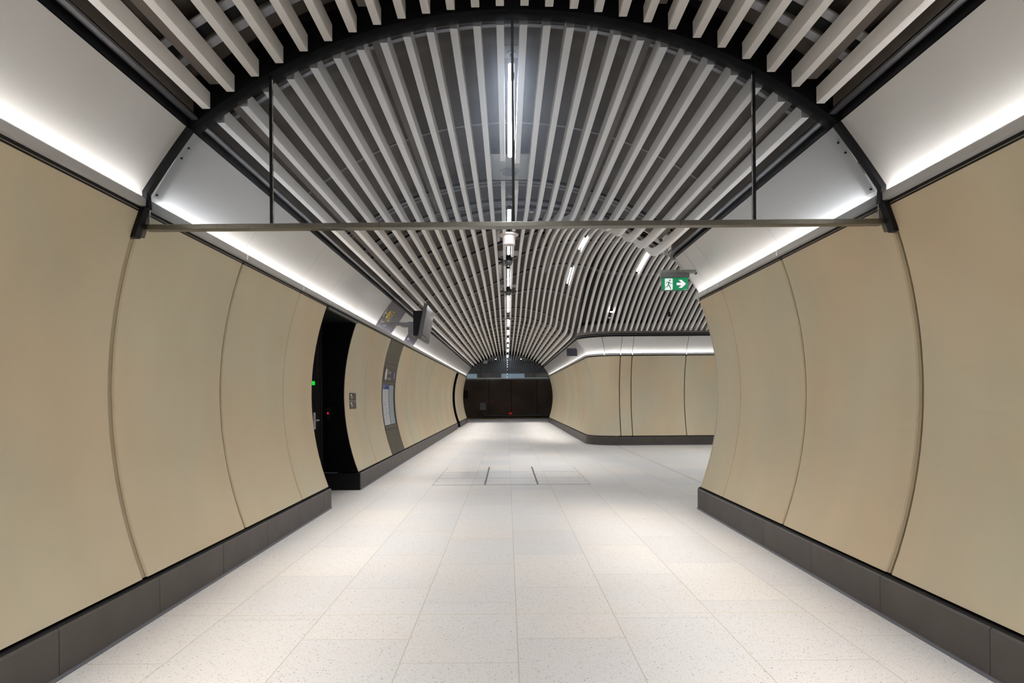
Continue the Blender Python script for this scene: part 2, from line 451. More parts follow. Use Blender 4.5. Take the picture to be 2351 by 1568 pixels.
# black shadow gap between wall and lip, cove panels, lip, led strips, rail
def cove(name_n, path, s0, s1, cuts, loc, skip=None, seam=.004):
    e = empty_structure('trim_%d' % name_n, loc)
    bm = bmesh.new(); sweep_box(bm, path, s0, s1, .035, .16, 2.515, 2.548); obj('shadow_gap', bm, M_flat, e)
    for a, b_ in zip(cuts, cuts[1:]):
        if skip and any(abs(a-k) < .01 for k in skip): continue
        bm = bmesh.new(); rows = []; pr = cove_prof()
        for s in path.stops(a+seam/2, b_-seam/2):
            p, n = path.at(s); rows.append([(p.x+n.x*o, p.y+n.y*o, z) for o, z in pr]+[(p.x+n.x*(o+.012), p.y+n.y*(o+.012), z+.008) for o, z in reversed(pr)])
        loft(bm, rows, closed_rows=True, cap=True); obj('cove_panel', bm, M_cove, e, smooth=False)
        bm = bmesh.new(); rows = []
        for s in path.stops(a+.004, b_-.004):
            p, n = path.at(s); rows.append([(p.x+n.x*o, p.y+n.y*o, z) for o, z in ((.0, 2.549), (-.002, 2.592), (.004, 2.600), (.012, 2.596), (.014, 2.549))])
        loft(bm, rows, closed_rows=True, cap=True); obj('cove_lip', bm, M_lip, e)
    bm = bmesh.new(); sweep_box(bm, path, s0, s1, .006, .080, 2.5485, 2.5525); obj('cove_tray', bm, M_lip, e)
    bm = bmesh.new(); sweep_box(bm, path, s0, s1, -.252, -.225, 3.042, 3.10); obj('edge_rail', bm, M_black, e)
    bm = bmesh.new(); sweep_box(bm, path, s0, s1, -.31, -.27, 3.085, 3.10); obj('edge_flange', bm, M_dflange, e)
    bm = bmesh.new(); sweep_box(bm, path, s0, s1, -.285, -.20, 3.1005, 3.13); obj('edge_shelf', bm, M_black, e)
    bm = bmesh.new(); sweep_box(bm, path, s0, s1, -.285, -.26, 3.131, 3.40); obj('edge_upstand', bm, M_back, e)
    return e
def led(path, s0, s1, label):
    bm = bmesh.new(); sweep_box(bm, path, s0, s1, .026, .042, 2.556, 2.564)
    o = obj('cove_light_strip', bm, M_led); tag(o, label, 'light strip')
cL = [Lc(v) for v in (YB, -4.79, -3.38, -1.97, -.56, .85, 2.26, 3.67, 5.08, 6.49, 7.45, 8.75, 10.2, 11.6, 13.0, 14.3)]+[Lc(14.3+J*i) for i in range(1, 13)]+[Lc(32.2), Lc(33.16)]
SIGN1, SIGN2 = Lc(10.2), Lc(13.0)
cove(1, P_LEFT, 0.01, Lc(33.16), cL, (-HW, YB, 2.55), skip=(SIGN1, SIGN2))
cRA = [Lc(v) for v in (YB, -4.79, -3.38, -1.97, -.56, .85, 2.26, 3.67, 5.08, 6.49)]+[sn0-.3, sn1+.2, sn1+2, sn1+4, P_RA.L-.02]
cove(2, P_RA, 0.01, P_RA.L-.02, cRA, (HW, YB, 2.55))
cRB = [.02, xs(8), xs(6.55), xs(5.01), xs(3.49), xs(3.16), SB[1][1]+.35, SB[1][2]-.1]+[SB[1][2]-.1+J*i for i in range(1, 11)]+[P_RB.L-.04]
cove(3, P_RB, 0.02, P_RB.L-.04, cRB, (HW, 16.8, 2.55), seam=.012)
led(P_LEFT, .03, Lc(YP-.05), 'white glowing light strip in the left cove before the near glass screen')
led(P_LEFT, Lc(YP+.18), Lc(33.1), 'white glowing light strip in the left cove beyond the near glass screen')
led(P_RA, .03, Lc(YP-.05), 'white glowing light strip in the right cove before the near glass screen')
led(P_RA, Lc(YP+.18), P_RA.L-.05, 'white glowing light strip in the right cove from the glass screen round the wall nose')
led(P_RB, .05, P_RB.L-.1, 'white glowing light strip in the cove over the far side passage wall')

# ------------------------------------------------------------ ceiling backing with rails
ce = empty_structure('ceiling', (0, YB, 3.9))
def backing(x0, x1, nx, y0f, y1f, ny, up=.27):
    bm = bmesh.new(); rows = []
    for j in range(ny+1):
        row = []
        for i in range(nx+1):
            x = x0+(x1-x0)*i/nx; a, b_ = y0f(x), y1f(x); y = a+(b_-a)*j/ny
            row.append((x, y, Zb(x, y)+up+.8*max(0, Zb(x, y)-T(x)-.12)*(.30 if up < .3 else 1)))
        rows.append(row)
    loft(bm, rows); return bm
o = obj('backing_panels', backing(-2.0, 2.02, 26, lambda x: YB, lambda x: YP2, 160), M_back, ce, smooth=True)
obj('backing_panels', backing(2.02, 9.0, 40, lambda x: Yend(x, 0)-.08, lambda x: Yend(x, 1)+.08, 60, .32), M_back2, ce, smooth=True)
# dark plates closing the junction edges above the coves
bm = bmesh.new()
sweep_box(bm, P_RB, .02, SB[1][2]+.2, -.245, -.20, 3.13, 3.62); sweep_box(bm, P_RA, sn0-.1, P_RA.L-.02, -.245, -.20, 3.13, 3.62)
obj('edge_closure', bm, M_recess, ce)
def rail(y, x0=-1.97, x1=1.97, wdt=.12, lip=.035, up=.135):
    """two grey flanges with a black slot between them, following the ceiling"""
    n = max(16, int((x1-x0)/.12))
    X = [x0+(x1-x0)*i/n for i in range(n+1)]
    for (a, b_, m, h, dz) in ((y, y+lip, M_rail, .012, 0), (y+lip, y+wdt-lip, M_flat, .02, .03), (y+wdt-lip, y+wdt, M_rail, .012, 0)):
        bm = bmesh.new(); rows = []
        for x in X:
            z = Zb(x, (a+b_)/2)+up+dz; rows.append([(x, a, z), (x, b_, z), (x, b_, z+h), (x, a, z+h)])
        loft(bm, rows, closed_rows=True, cap=True)
        obj('rail_flange' if m is M_rail else 'rail_slot', bm, m, ce)
for y, wd, lp in ((-4.5,.2,.06), (-1.5,.2,.06), (1.1,.2,.06), (3.18,.24,.06), (3.90,.17,.035), (6.98,.13,.022), (7.75,.10,.018), (8.2,.10,.018)): rail(y, wdt=wd, lip=lp)
for y in (9.4, 10.6, 12.4, 14.2, 16.0): rail(y, x1=7.0 if 9.5 < y < 15 else 1.97, wdt=.09, lip=.016)
for i in range(13): rail(17.6+1.2*i, wdt=.08, lip=.014)
bm = bmesh.new(); rows = []
for i in range(31):
    x = -1.95+3.9*i/30; z = Zb(x, 5.75)+.262; rows.append([(x, 5.75, z), (x, 5.78, z), (x, 5.78, z+.004), (x, 5.75, z+.004)])
loft(bm, rows, closed_rows=True, cap=True); obj('panel_joint', bm, M_rail, ce)

# ------------------------------------------------------------ battens
ORD = ['first','second','third','fourth','fifth','sixth','seventh','eighth','ninth','tenth','eleventh','twelfth','thirteenth']
def ordinal(k):
    T_ = ['', '', 'twenty', 'thirty', 'forty', 'fifty']
    S_ = ORD+['fourteenth','fifteenth','sixteenth','seventeenth','eighteenth','nineteenth']
    if k < 19: return S_[k]
    k += 1; t, u = divmod(k, 10)
    return {2:'twentieth',3:'thirtieth',4:'fortieth',5:'fiftieth'}[t] if u == 0 else T_[t]+'-'+ORD[u-1]
def batten_bm(bm, x, y0, y1, zf, h=.1, wd=.05, step=.12):
    flat = y1 < 6.2 or y0 > 20
    ysl = [y0]
    while ysl[-1] < y1-1e-6:
        y = ysl[-1]; st = step if (6.2 < y < 19.6) else 40
        if y < 6.2: st = min(st, 6.2-y+1e-4)
        ysl.append(min(y1, y+st))
    rows = []
    for i, y in enumerate(ysl):
        z = zf(x, y)
        a, b_ = ysl[max(i-1, 0)], ysl[min(i+1, len(ysl)-1)]
        sl = (zf(x, b_)-zf(x, a))/(b_-a) if b_ > a else 0
        nl = math.sqrt(1+sl*sl); ny, nz = -sl/nl, 1/nl      # keep the section square to the run
        if i in (0, len(ysl)-1): ny, nz = 0, 1
        c = .002
        rows.append([(x-wd/2, y, z+c), (x-wd/2+c, y, z), (x+wd/2-c, y, z), (x+wd/2, y, z+c), (x+wd/2, y+h*ny, z+h*nz), (x-wd/2, y+h*ny, z+h*nz)])
    loft(bm, rows, closed_rows=True, cap=True)
    return bm
def batten(x, y0, y1, label, group, zf=Zb):
    bm = bmesh.new(); batten_bm(bm, x, y0, y1, zf); o = obj('ceiling_batten', bm, M_batten); tag(o, label, 'ceiling batten', group); return o
XS = [(i+.5)*.15-1.95 for i in range(26)]
def lr(k):   # name by side, counted from the centre line
    s = 'left' if k < 13 else 'right'; n = 12-k if k < 13 else k-13
    return '%s batten %s of the centre line' % (ordinal(n), s)
for k, x in enumerate(XS):
    batten(x, YB+.05, 3.645, 'white ceiling batten before the near glass screen, '+lr(k), 'white battens before the near glass screen')
CUTS = [(3.83, 6.10), (6.86, 9.15), (9.75, 11.55), (12.15, 14.9), (15.55, 18.2), (18.45, 23.9), (24.2, 33.15)]
where = ['over the first tube', 'from round speaker plate to the white beacon', 'beyond the white beacon', 'between the two dome cameras', 'beyond the second dome camera', 'in the distance', 'meeting the far glass screen']
for k, x in enumerate(XS):
    if k in (12, 13):
        for (a, b_), wh in zip(CUTS, where):
            batten(x, a, b_-(.06 if k == 12 and b_ < 7 else 0), 'short centre batten '+wh+', '+('left' if k == 12 else 'right')+' of the tubes', 'short battens beside the centre tubes')
    else:
        batten(x, 3.83, 33.15, 'long white batten beyond the near glass screen, '+lr(k), 'long white battens of the tunnel')
k = 0; x = 2.025
X2 = []
while x < 8.9: X2.append(x); x += .15
for k, x in enumerate(X2):
    batten(x, Yend(x, 0)+.03, Yend(x, 1)-.02, 'arching white batten over the side passage, %s to the right past the tunnel wall line' % ordinal(k), 'arching battens over the side passage')
# platform battens beyond the far screen
for k, x in enumerate(XS):
    bm = bmesh.new(); batten_bm(bm, x, 33.5, 39.9, lambda a, b_: 3.80)
    o = obj('ceiling_batten', bm, M_batten); tag(o, 'level platform batten seen through the far glass, '+lr(k), 'ceiling batten', 'level battens over the platform')

# ------------------------------------------------------------ tube lights
def tube_light(x, y0, y1, label, group, z=None, wd=None, m=None):
    yc = (y0+y1)/2; zf = (lambda y: Zb(x, y)+.035) if z is None else (lambda y: z)
    wd = wd or (.024 if x else .042)
    t = thing('tube_light', label, 'tube light', (x, yc, zf(yc)), group)
    bm = bmesh.new(); rows = []; n = 8
    for i in range(n+1):
        y = y0+(y1-y0)*i/n; zz = zf(y)
        rows.append([(x-wd/2, y, zz+.012), (x-wd/2+.008, y, zz), (x+wd/2-.008, y, zz), (x+wd/2, y, zz+.012), (x+wd/2, y, zz+.02), (x-wd/2, y, zz+.02)])
    loft(bm, rows, closed_rows=True, cap=True); obj('diffuser', bm, m or M_tube, t)
    bm = bmesh.new(); rows = []
    for i in range(n+1):
        y = y0-.04+(y1-y0+.08)*i/n; zz = zf(y)+.021
        rows.append([(x-wd/2-.004, y, zz), (x+wd/2+.004, y, zz), (x+wd/2+.004, y, zz+.05), (x-wd/2-.004, y, zz+.05)])
    loft(bm, rows, closed_rows=True, cap=True); obj('housing', bm, M_black, t)
tubes = [(-5.0,-3.5), (-1.9,-.4), (1.70,3.05), (4.62,6.03), (7.85,9.0), (9.95,11.35), (12.9,14.6), (15.65,17.6), (18.75,20.3), (21.6,23.1), (24.5,25.9), (27.3,28.5), (30.0,31.6)]
nm = ['farthest behind the viewer', 'overhead behind the viewer', 'overhead just before the near glass screen', 'long and bright just beyond the near glass', 'crossing behind the steel bar', 'between the white beacon and first dome camera', 'between the two dome cameras', 'beyond the second dome camera']+['%s past the second dome camera' % ordinal(i) for i in range(1, 6)]
for (a, b_), s in zip(tubes, nm): tube_light(.0, a, b_, 'white centre line tube light, '+s, 'tube lights on the centre line')
tube_light(.0, 34.4, 36.2, 'white tube light over the platform behind the far glass', 'tube lights on the centre line', z=3.81)
tube_light(1.5, 11.75, 12.65, 'slanting tube light near the batten crest, leftmost upper one over the side passage', 'tube lights over the junction')
tube_light(1.5, 14.15, 15.15, 'slanting tube light low on the left over the junction, below the upper one', 'tube lights over the junction')
tube_light(3.0, 12.9, 13.9, 'slanting tube light above and left of the green exit sign', 'tube lights over the junction')

tube_light(5.7, 9.6, 11.1, 'added side passage tube light out of sight behind the right wall, nearer one', 'tube lights over the junction', m=M_tube2)  # this tube and the next are added, unseen, to brighten the side passage
tube_light(5.7, 13.2, 14.7, 'added side passage tube light out of sight behind the right wall, farther one', 'tube lights over the junction', m=M_tube2)
# added slot lights, unseen in the batten gaps, to brighten floor edge and wall
def added_slot_light(sd, y0, y1, label, x=None, z=3.262, k=1.0, tilt=6, spread=46, group='added slot lights hidden in the batten gaps'):
    x = sd*1.80 if x is None else x
    t = thing('added_slot_light', label, 'added slot light', (x, (y0+y1)/2, z), group)
    n = max(1, round((y1-y0)/5)); dy = (y1-y0)/n
    nbox('housing', x-.03, x+.03, y0, y1, z+.004, z+.02, M_back, t)
    for i in range(n):
        ld = bpy.data.lights.new('added_slot_lamp', 'AREA'); ld.shape = 'RECTANGLE'; ld.size = dy-.02; ld.size_y = .03
        ld.energy = SIDE*dy*k; ld.color = (1, .975, .94); ld.spread = math.radians(130 if x > 4 else 46)
        o = bpy.data.objects.new('lamp', ld); C.objects.link(o); o.parent = t
        o.location = (0, y0+dy*(i+.5)-(y0+y1)/2, 0)
        o.rotation_euler = (Matrix.Rotation(sd*math.radians(tilt), 4, 'Y') @ Matrix.Rotation(PI/2, 4, 'Z')).to_euler()
added_slot_light(-1, YB+.1, 3.60, 'added hidden slot light between the two leftmost battens before the near glass screen')
added_slot_light(-1, 3.85, 33.1, 'long added hidden slot light between the two leftmost battens beyond the near glass screen')
added_slot_light(1, YB+.1, 3.60, 'added hidden slot light between the two rightmost battens before the near glass screen')
added_slot_light(1, 3.85, 7.2, 'added hidden slot light between the two rightmost battens from the screen to the wall nose')
added_slot_light(1, 18.0, 33.1, 'distant added hidden slot light between the two rightmost battens past the side passage')

for sd, s_ in ((-1, 'left'), (1, 'right')):  # unseen rows added to brighten the middle of the floor
    zz = T(.9)+.100
    added_slot_light(sd, YB+.1, 3.60, 'added hidden slot light halfway up the %s battens before the near glass screen' % s_, sd*.9, zz, .62, 0, 'added slot lights in the upper battens')
    added_slot_light(sd, 3.85, 8.0 if sd > 0 else 7.6, 'added hidden slot light halfway up the %s battens just beyond the near glass screen' % s_, sd*.9, zz, .62, 0, 'added slot lights in the upper battens')
    added_slot_light(sd, 19.6, 33.0, 'added hidden slot light halfway up the far %s battens' % s_, sd*.9, zz, .62, 0, 'added slot lights in the upper battens')
for x_, s_ in ((.9, 'above the junction, left of the slanting tubes'), (5.1, 'out of view deep in the side passage'), (6.3, 'deepest in the side passage, out of view')):  # more slot lights added over junction and passage for brightness
    added_slot_light(1, 10.6, 14.4, 'added hidden slot light on the batten crest '+s_, x_, Zb(x_, 10.6)+.112 if x_ < 1 else Zb(x_, 10.6)+.15, 1.0 if x_ < 1 else 2.2, 0, 'added slot lights over the junction')

# spotlight and sprinkler over the passage
def spot(x, y, z, label, lit):
    t = thing('spotlight' if lit else 'sprinkler_head', label, 'spotlight' if lit else 'sprinkler', (x, y, z))
    bm = bmesh.new(); cyl(bm, (x, y, z+.02), .035, .12); obj('body', bm, M_black, t)
    bm = bmesh.new(); cyl(bm, (x, y, z), .045, .018, r2=.038); obj('lens' if lit else 'rim', bm, M_spot if lit else M_white, t)
    bm = bmesh.new(); cyl(bm, (x, y, z+.141), .012, max(.05, Zb(x, y)+.24-z-.14)); obj('stem', bm, M_black, t)
spot(2.70, 15.6, 3.575, 'starry bright spotlight low over the far side passage wall', True)
spot(4.20, 15.6, 3.43, 'small dark spot fitting to the right of the bright spotlight', False)
t = thing('smoke_detector', 'small white rimmed disc below the bright spotlight', 'smoke detector', (2.70, 15.9, 3.46))
bm = bmesh.new(); cyl(bm, (2.70, 15.9, 3.46), .04, .02, r2=.035); obj('base', bm, M_white, t)
bm = bmesh.new(); cyl(bm, (2.70, 15.9, 3.481), .008, .25); obj('stem', bm, M_black, t)

# ------------------------------------------------------------ glass screens across the tunnel
def portal(Y, label, which, full=True):
    t = thing('glass_screen', label, 'glass screen', (0, Y, 2.42))
    # arched beam
    R = 3.155; 
    def Za(x): return 3.75-R+math.sqrt(R*R-x*x)
    bm = bmesh.new(); rows = []
    for i in range(49):
        x = -2.0+4.0*i/48; z = Za(x); rows.append([(x, Y, z), (x, Y+.12, z+.004), (x, Y+.12, z+.20), (x, Y, z+.20)])
    loft(bm, rows, closed_rows=True, cap=True); ab = obj('arched_beam', bm, M_beam, t)
    # dark infill from beam to backing, behind the batten ends
    bm = bmesh.new(); rows = []
    for i in range(49):
        x = -2.0+4.0*i/48; z = Za(x)+.2; rows.append([(x, Y+.02, z), (x, Y+.06, z), (x, Y+.06, T(x)+.268), (x, Y+.02, T(x)+.268)])
    loft(bm, rows, closed_rows=True, cap=True); obj('arch_infill', bm, M_flat, t)
    for sd in (-1, 1):
        path = P_LEFT if sd < 0 else (P_RA if Y < 10 else P_RB)
        sY = Lc(Y) if (sd < 0 or Y < 10) else P_RB.L-(YP2-Y)
        cp = cove_prof()[1:]
        pr = [(o-.028, z-.017) for o, z in cp]
        def strip(y0, y1, prof, thick, m, nm_):
            bm = bmesh.new(); rows = []
            for y in (y0, y1):
                fr = [(sd*(HW+o), y, z) for o, z in prof]; bk = [(sd*(HW+o+thick[0]), y, z+thick[1]) for o, z in reversed(prof)]
                rows.append(fr+bk)
            loft(bm, rows, closed_rows=True, cap=True); return obj(nm_, bm, m, t)
        lo = [(-.012, 2.535)]+[(o, z) for o, z in pr if z > 2.60]
        strip(Y-.022, Y+.02, lo, (.030, .016), M_black, 'cove_bracket')
        cs = strip(Y+.0205, Y+.155, [(o+.018, z+.008) for o, z in pr if z > 2.62], (.012, .008), M_cove, 'cover_strip')
        if full:
            for fz in (.10, .22, .66, .78):
                q = pr[-1]; zz = 3.0-.42*fz/.8*1.0; 
                # find offset at height zz
                for (o1, z1), (o2, z2) in zip(pr, pr[1:]):
                    if z1 <= zz <= z2: oo = o1+(o2-o1)*(zz-z1)/(z2-z1)
                bm = bmesh.new(); cyl(bm, (sd*(HW+oo+.014), Y+.088, zz), .006, .012*sd, axis='X', seg=10); obj('screw', bm, M_black, cs)
        # arm on the concrete, down to the bar
        wp = [(wall_x(z)-HW-.030, z) for z in (2.36, 2.40, 2.44, 2.48, 2.52)]+[(.0, 2.54)]
        strip(Y-.035, Y+.02, wp, (.03, 0), M_black, 'wall_arm')
        wp2 = [(wall_x(z)-HW-.028, z) for z in (2.375, 2.42, 2.47, 2.51)]
        strip(Y+.0205, Y+.06, wp2, (.02, 0), M_dsteel, 'wall_clamp')
        # dark joint down the wall below the arm
        if sd < 0: strip(Y-.020, Y+.020, wprof(Z0W, 2.355, 16, -.014), (.03, 0), M_joint, 'joint_seal')
        else:
            strip(Y-.004, Y+.020, wprof(Z0W, 2.355, 16, -.008), (.03, 0), M_joint, 'joint_seal')
            strip(Y-.020, Y-.0045, wprof(Z0W, 2.355, 16, -.03), (.03, 0), M_flat, 'joint_gap')
    xw = wall_x(2.44)-.031; G = Y+.045; B0, B1 = 2.416, 2.449
    bm = bmesh.new(); box(bm, -xw, xw, G-.03, G+.03, B0, B1, bev=.003); obj('bottom_bar', bm, M_steel, t)
    for x in ((-1.505, 0.0, 1.495)):
        bm = bmesh.new(); box(bm, x-.008, x+.008, G-.012, G+.014, B1+.0005, Za(x)-.001); obj('mullion', bm, M_black, t)
    # panes
    edges = [(-xw+.02, -1.505-.009), (-1.505+.009, -.009), (.009, 1.495-.009), (1.495+.009, xw-.02)]
    for a, b_ in edges:
        n = 16; bot = []; top = []
        for i in range(n+1):
            x = a+(b_-a)*i/n
            if abs(x) <= 2.0: zt = Za(x)+.03
            else: zt = min(3.065, 3.035-(abs(x)-2.0)*1.62)
            bot.append((x, B1+.0005)); top.append((x, max(B1+.0015, zt)))
        bm = bmesh.new()
        # single sheet with real thickness 10 mm
        rows2 = []
        for p, q in zip(bot, top): rows2.append([(p[0], G-.005, p[1]), (q[0], G-.005, q[1]), (q[0], G+.005, q[1]), (p[0], G+.005, p[1])])
        loft(bm, rows2, closed_rows=True, cap=True); obj('glass_pane', bm, M_glass, t)
    if full:
        for x in (-.83, 1.03): nbox('bar_joint', x-.0015, x+.0015, G-.0312, G-.0302, B0+.002, B1-.002, M_flat, t)
    return t
portal(YP, 'near glass smoke screen, black arched frame and steel bar across the tunnel', 0)
portal(YP2-.04, 'small distant glass smoke screen at the far end of the tunnel', 1, False)

# ------------------------------------------------------------ left recess with door
rc = empty_structure('door_1', (-2.9, 8.2, 0))
nbox('recess_back', -2.92, -2.83, 7.3, 8.95, 0, 2.7, M_beam, rc)
bm = bmesh.new()   # side reveal facing the viewer, cut to the wall profile
pts = [(wall_x(z), z) for z, in [(Z0W+(Z1W-Z0W)*i/16,) for i in range(17)]]
poly = [(-2.829, .27)]+[(-x-.001, z) for x, z in pts]+[(-2.829, 2.53)]
extrude_poly(bm, poly, lambda u, v, d: (u, 8.915+d, v), .032); obj('reveal_panel', bm, mat('reveal_black', srgb(5,5,7), .4, spec=.15), rc)
nbox('reveal_skirting', -2.829, -HW, 8.90, 8.945, 0.0, .25, M_black, rc)
nbox('reveal_skirting', -2.829, -2.805, 7.47, 8.899, 0.0, .25, M_black, rc)
nbox('recess_side', -2.829, -2.60, 7.50, 7.53, 0, 2.48, M_beam, rc)
nbox('lintel_soffit', -2.829, -2.31, 7.47, 8.95, 2.500, 2.514, M_beam, rc)
nbox('lintel_trim', -2.309, -2.268, 7.46, 8.94, 2.488, 2.513, M_dsteel, rc)
dl = nbox('door_leaf', -2.829, -2.80, 7.6, 8.80, .26, 2.30, M_beam, rc)
for y in (8.60, 8.68, 8.84): nbox('door_frame', -2.799 if y < 8.8 else -2.829, -2.788, y, y+.015, .26, 2.48, M_recess, rc)
bm = bmesh.new(); box(bm, -2.7995, -2.790, 8.46, 8.54, .93, 1.17); obj('handle_plate', bm, M_rail, dl)
bm = bmesh.new(); cyl(bm, (-2.7895, 8.50, 1.06), .012, .05, 'X', 12); box(bm, -2.742, -2.728, 8.42, 8.515, 1.05, 1.072); obj('handle', bm, M_rail, dl)
o = nbox('indicator_lamp', -2.7995, -2.77, 8.36, 8.46, 1.56, 1.615, M_greenled); tag(o, 'small glowing green light on the black door in the left recess', 'indicator light')
t = thing('card_reader', 'small black card reader with a red light on the black recess side', 'card reader', (-2.72, 8.95, 1.15))
nbox('body', -2.745, -2.695, 8.890, 8.914, 1.06, 1.24, M_black, t, bev=.004)
nbox('red_light', -2.723, -2.713, 8.885, 8.889, 1.135, 1.165, M_redled, t)
# black gap far along the left wall
o = nbox('door_2', -2.95, -2.90, 26.6, 28.0, 0, 2.7, M_flat); structure(o)
bm = bmesh.new(); extrude_poly(bm, [(-2.9, 0), (-HW, 0), (-HW, .27)]+[(-x-.001, z) for x, z in pts]+[(-2.9, 2.53)], lambda u, v, d: (u, 27.86+d, v), .03)
o = obj('trim_4', bm, M_beam); structure(o)

# ------------------------------------------------------------ things on the walls
def WL(proud=0.0, y0=0.0, z0=0.0):
    """map (u along the wall, v up, d out of the wall) onto the left wall's concave face"""
    return lambda u, v, d: (-(wall_x(z0+v)-proud-d), y0+u, z0+v)
def patch(bm, y0, y1, z0, z1, proud, thick, n=8, mi=0):
    rows = []
    for y in (y0, y1):
        fr = []; bk = []
        for i in range(n+1):
            z = z0+(z1-z0)*i/n; fr.append((-(wall_x(z)-proud-thick), y, z)); bk.append((-(wall_x(z)-proud), y, z))
        rows.append(fr+bk[::-1])
    loft(bm, rows, closed_rows=True, cap=True, mi=mi)
# wall plates
t = thing('wall_plate', 'pair of small grey pictogram plates on the beige left wall', 'wall sign', (-2.45, 9.4, 1.3))
for z0, z1 in ((1.335, 1.452), (1.205, 1.322)):
    bm = bmesh.new(); patch(bm, 9.22, 9.60, z0, z1, .001, .008); pl = obj('plate', bm, M_brownsign, t)
    f = WL(.0095, 9.26, z0)
    bm = bmesh.new(); rr = lambda u0, u1, v0, v1: extrude_poly(bm, [(u0,v0),(u1,v0),(u1,v1),(u0,v1)], f, .001)
    rr(.0, .07, .08, .1); rr(.02, .10, .068, .078); rr(.05, .12, .04, .056); obj('pictogram', bm, M_txt, pl)
    bm = bmesh.new(); rr(.03, .10, .022, .026); rr(.03, .09, .012, .016); obj('small_text', bm, M_ink, pl)

# stainless information panel
t = thing('information_panel', 'full height brushed steel panel with map posters and dark header sign', 'information panel', (-2.4, 12.3, 0))
Y0, Y1 = 11.607, 12.992
for nm_, z0, z1, m in (('upper_plate', 2.07, 2.528, M_dsteel), ('header_frame', 1.655, 2.062, M_dsteel), ('lower_plate', Z0W, .745, M_dsteel), ('ledge', .752, .825, M_dsteel)):
    bm = bmesh.new(); patch(bm, Y0, Y1, z0, z1, -.01, .012); obj(nm_, bm, m, t)
bm = bmesh.new(); patch(bm, Y0+.01, Y1-.01, .27, 2.52, -.05, .03, 16); obj('back_plate', bm, M_flat, t)
for a, b_ in ((Y0, Y0+.08), (12.87, Y1)):
    bm = bmesh.new(); patch(bm, a, b_, .827, 1.653, -.01, .012, 10); obj('side_frame', bm, M_dsteel, t)
for y in (Y0+.06, Y1-.06):
    for z in (.80, .745):
        bm = bmesh.new(); extrude_poly(bm, [(.014*math.cos(a*PI/5), .014*math.sin(a*PI/5)) for a in range(10)], WL(.002, y, z), .003); obj('fixing', bm, M_flat, t)
bm = bmesh.new(); patch(bm, Y0+.09, 12.80, 1.69, 2.0, .003, .006); hs = obj('header_sign', bm, M_brownsign, t)
f = WL(.0095, Y0+.25, 1.845)
bm = bmesh.new(); extrude_poly(bm, [(.0+.095*math.cos(a*PI/14), .115*math.sin(a*PI/14)) for a in range(28)], f, .001); ci = obj('information_symbol', bm, M_txt, hs)
bm = bmesh.new(); text_bm(bm, 'i', .17, WL(.0108, Y0+.25, 1.787), .001, 'CENTER'); obj('letter', bm, M_brownsign, ci)
bm = bmesh.new(); text_bm(bm, 'Change', .115, WL(.0098, Y0+.38, 1.865)); text_bm(bm, 'Information', .085, WL(.0098, Y0+.38, 1.745)); obj('lettering', bm, M_txt, hs)
bm = bmesh.new(); f = WL(.0095, 12.62, 1.76); extrude_poly(bm, [(0,0),(.14,0),(.14,.17),(0,.17)], f, .001); sq = obj('access_symbol', bm, M_purple, hs)
bm = bmesh.new(); f = WL(.0108, 12.62, 1.76); extrude_poly(bm, [(.05,.03),(.1,.03),(.12,.07),(.08,.06)], f, .001); extrude_poly(bm, [(.06,.07),(.08,.07),(.10,.14),(.08,.15)], f, .001); obj('figure', bm, M_txt, sq)
bm = bmesh.new(); patch(bm, 11.70, 12.27, .835, 1.645, -.006, .006, 12); p1 = obj('map_poster', bm, M_paper, t)
bm = bmesh.new(); patch(bm, 11.705, 12.265, 1.55, 1.64, .0005, .001, 4); ph = obj('poster_header', bm, M_blue, p1)
bm = bmesh.new(); text_bm(bm, 'Local area', .05, WL(.002, 11.73, 1.60)); text_bm(bm, 'map', .05, WL(.002, 11.73, 1.562)); obj('lettering', bm, M_txt, ph)
bm = bmesh.new()
for i in range(38):
    u = random.uniform(.03, .5); v = random.uniform(.05, .66); f = WL(.0008, 11.70, .835)
    a = random.uniform(.02, .08); h = random.uniform(.004, .012)
    extrude_poly(bm, [(u, v), (min(u+a, .55), v), (min(u+a, .55), v+h), (u, v+h)], f, .0006)
obj('map_marks', bm, M_ink, p1)
bm = bmesh.new(); patch(bm, 12.29, 12.80, .835, 1.645, -.006, .006, 12); obj('timetable_poster', bm, M_paper2, t)
bm = bmesh.new(); patch(bm, 12.272, 12.287, .835, 1.645, -.006, .010, 12); obj('divider', bm, M_dsteel, t)
bm = bmesh.new(); patch(bm, 12.81, 12.865, .835, 1.645, -.03, .01, 12); obj('hinge_gap', bm, M_flat, t)

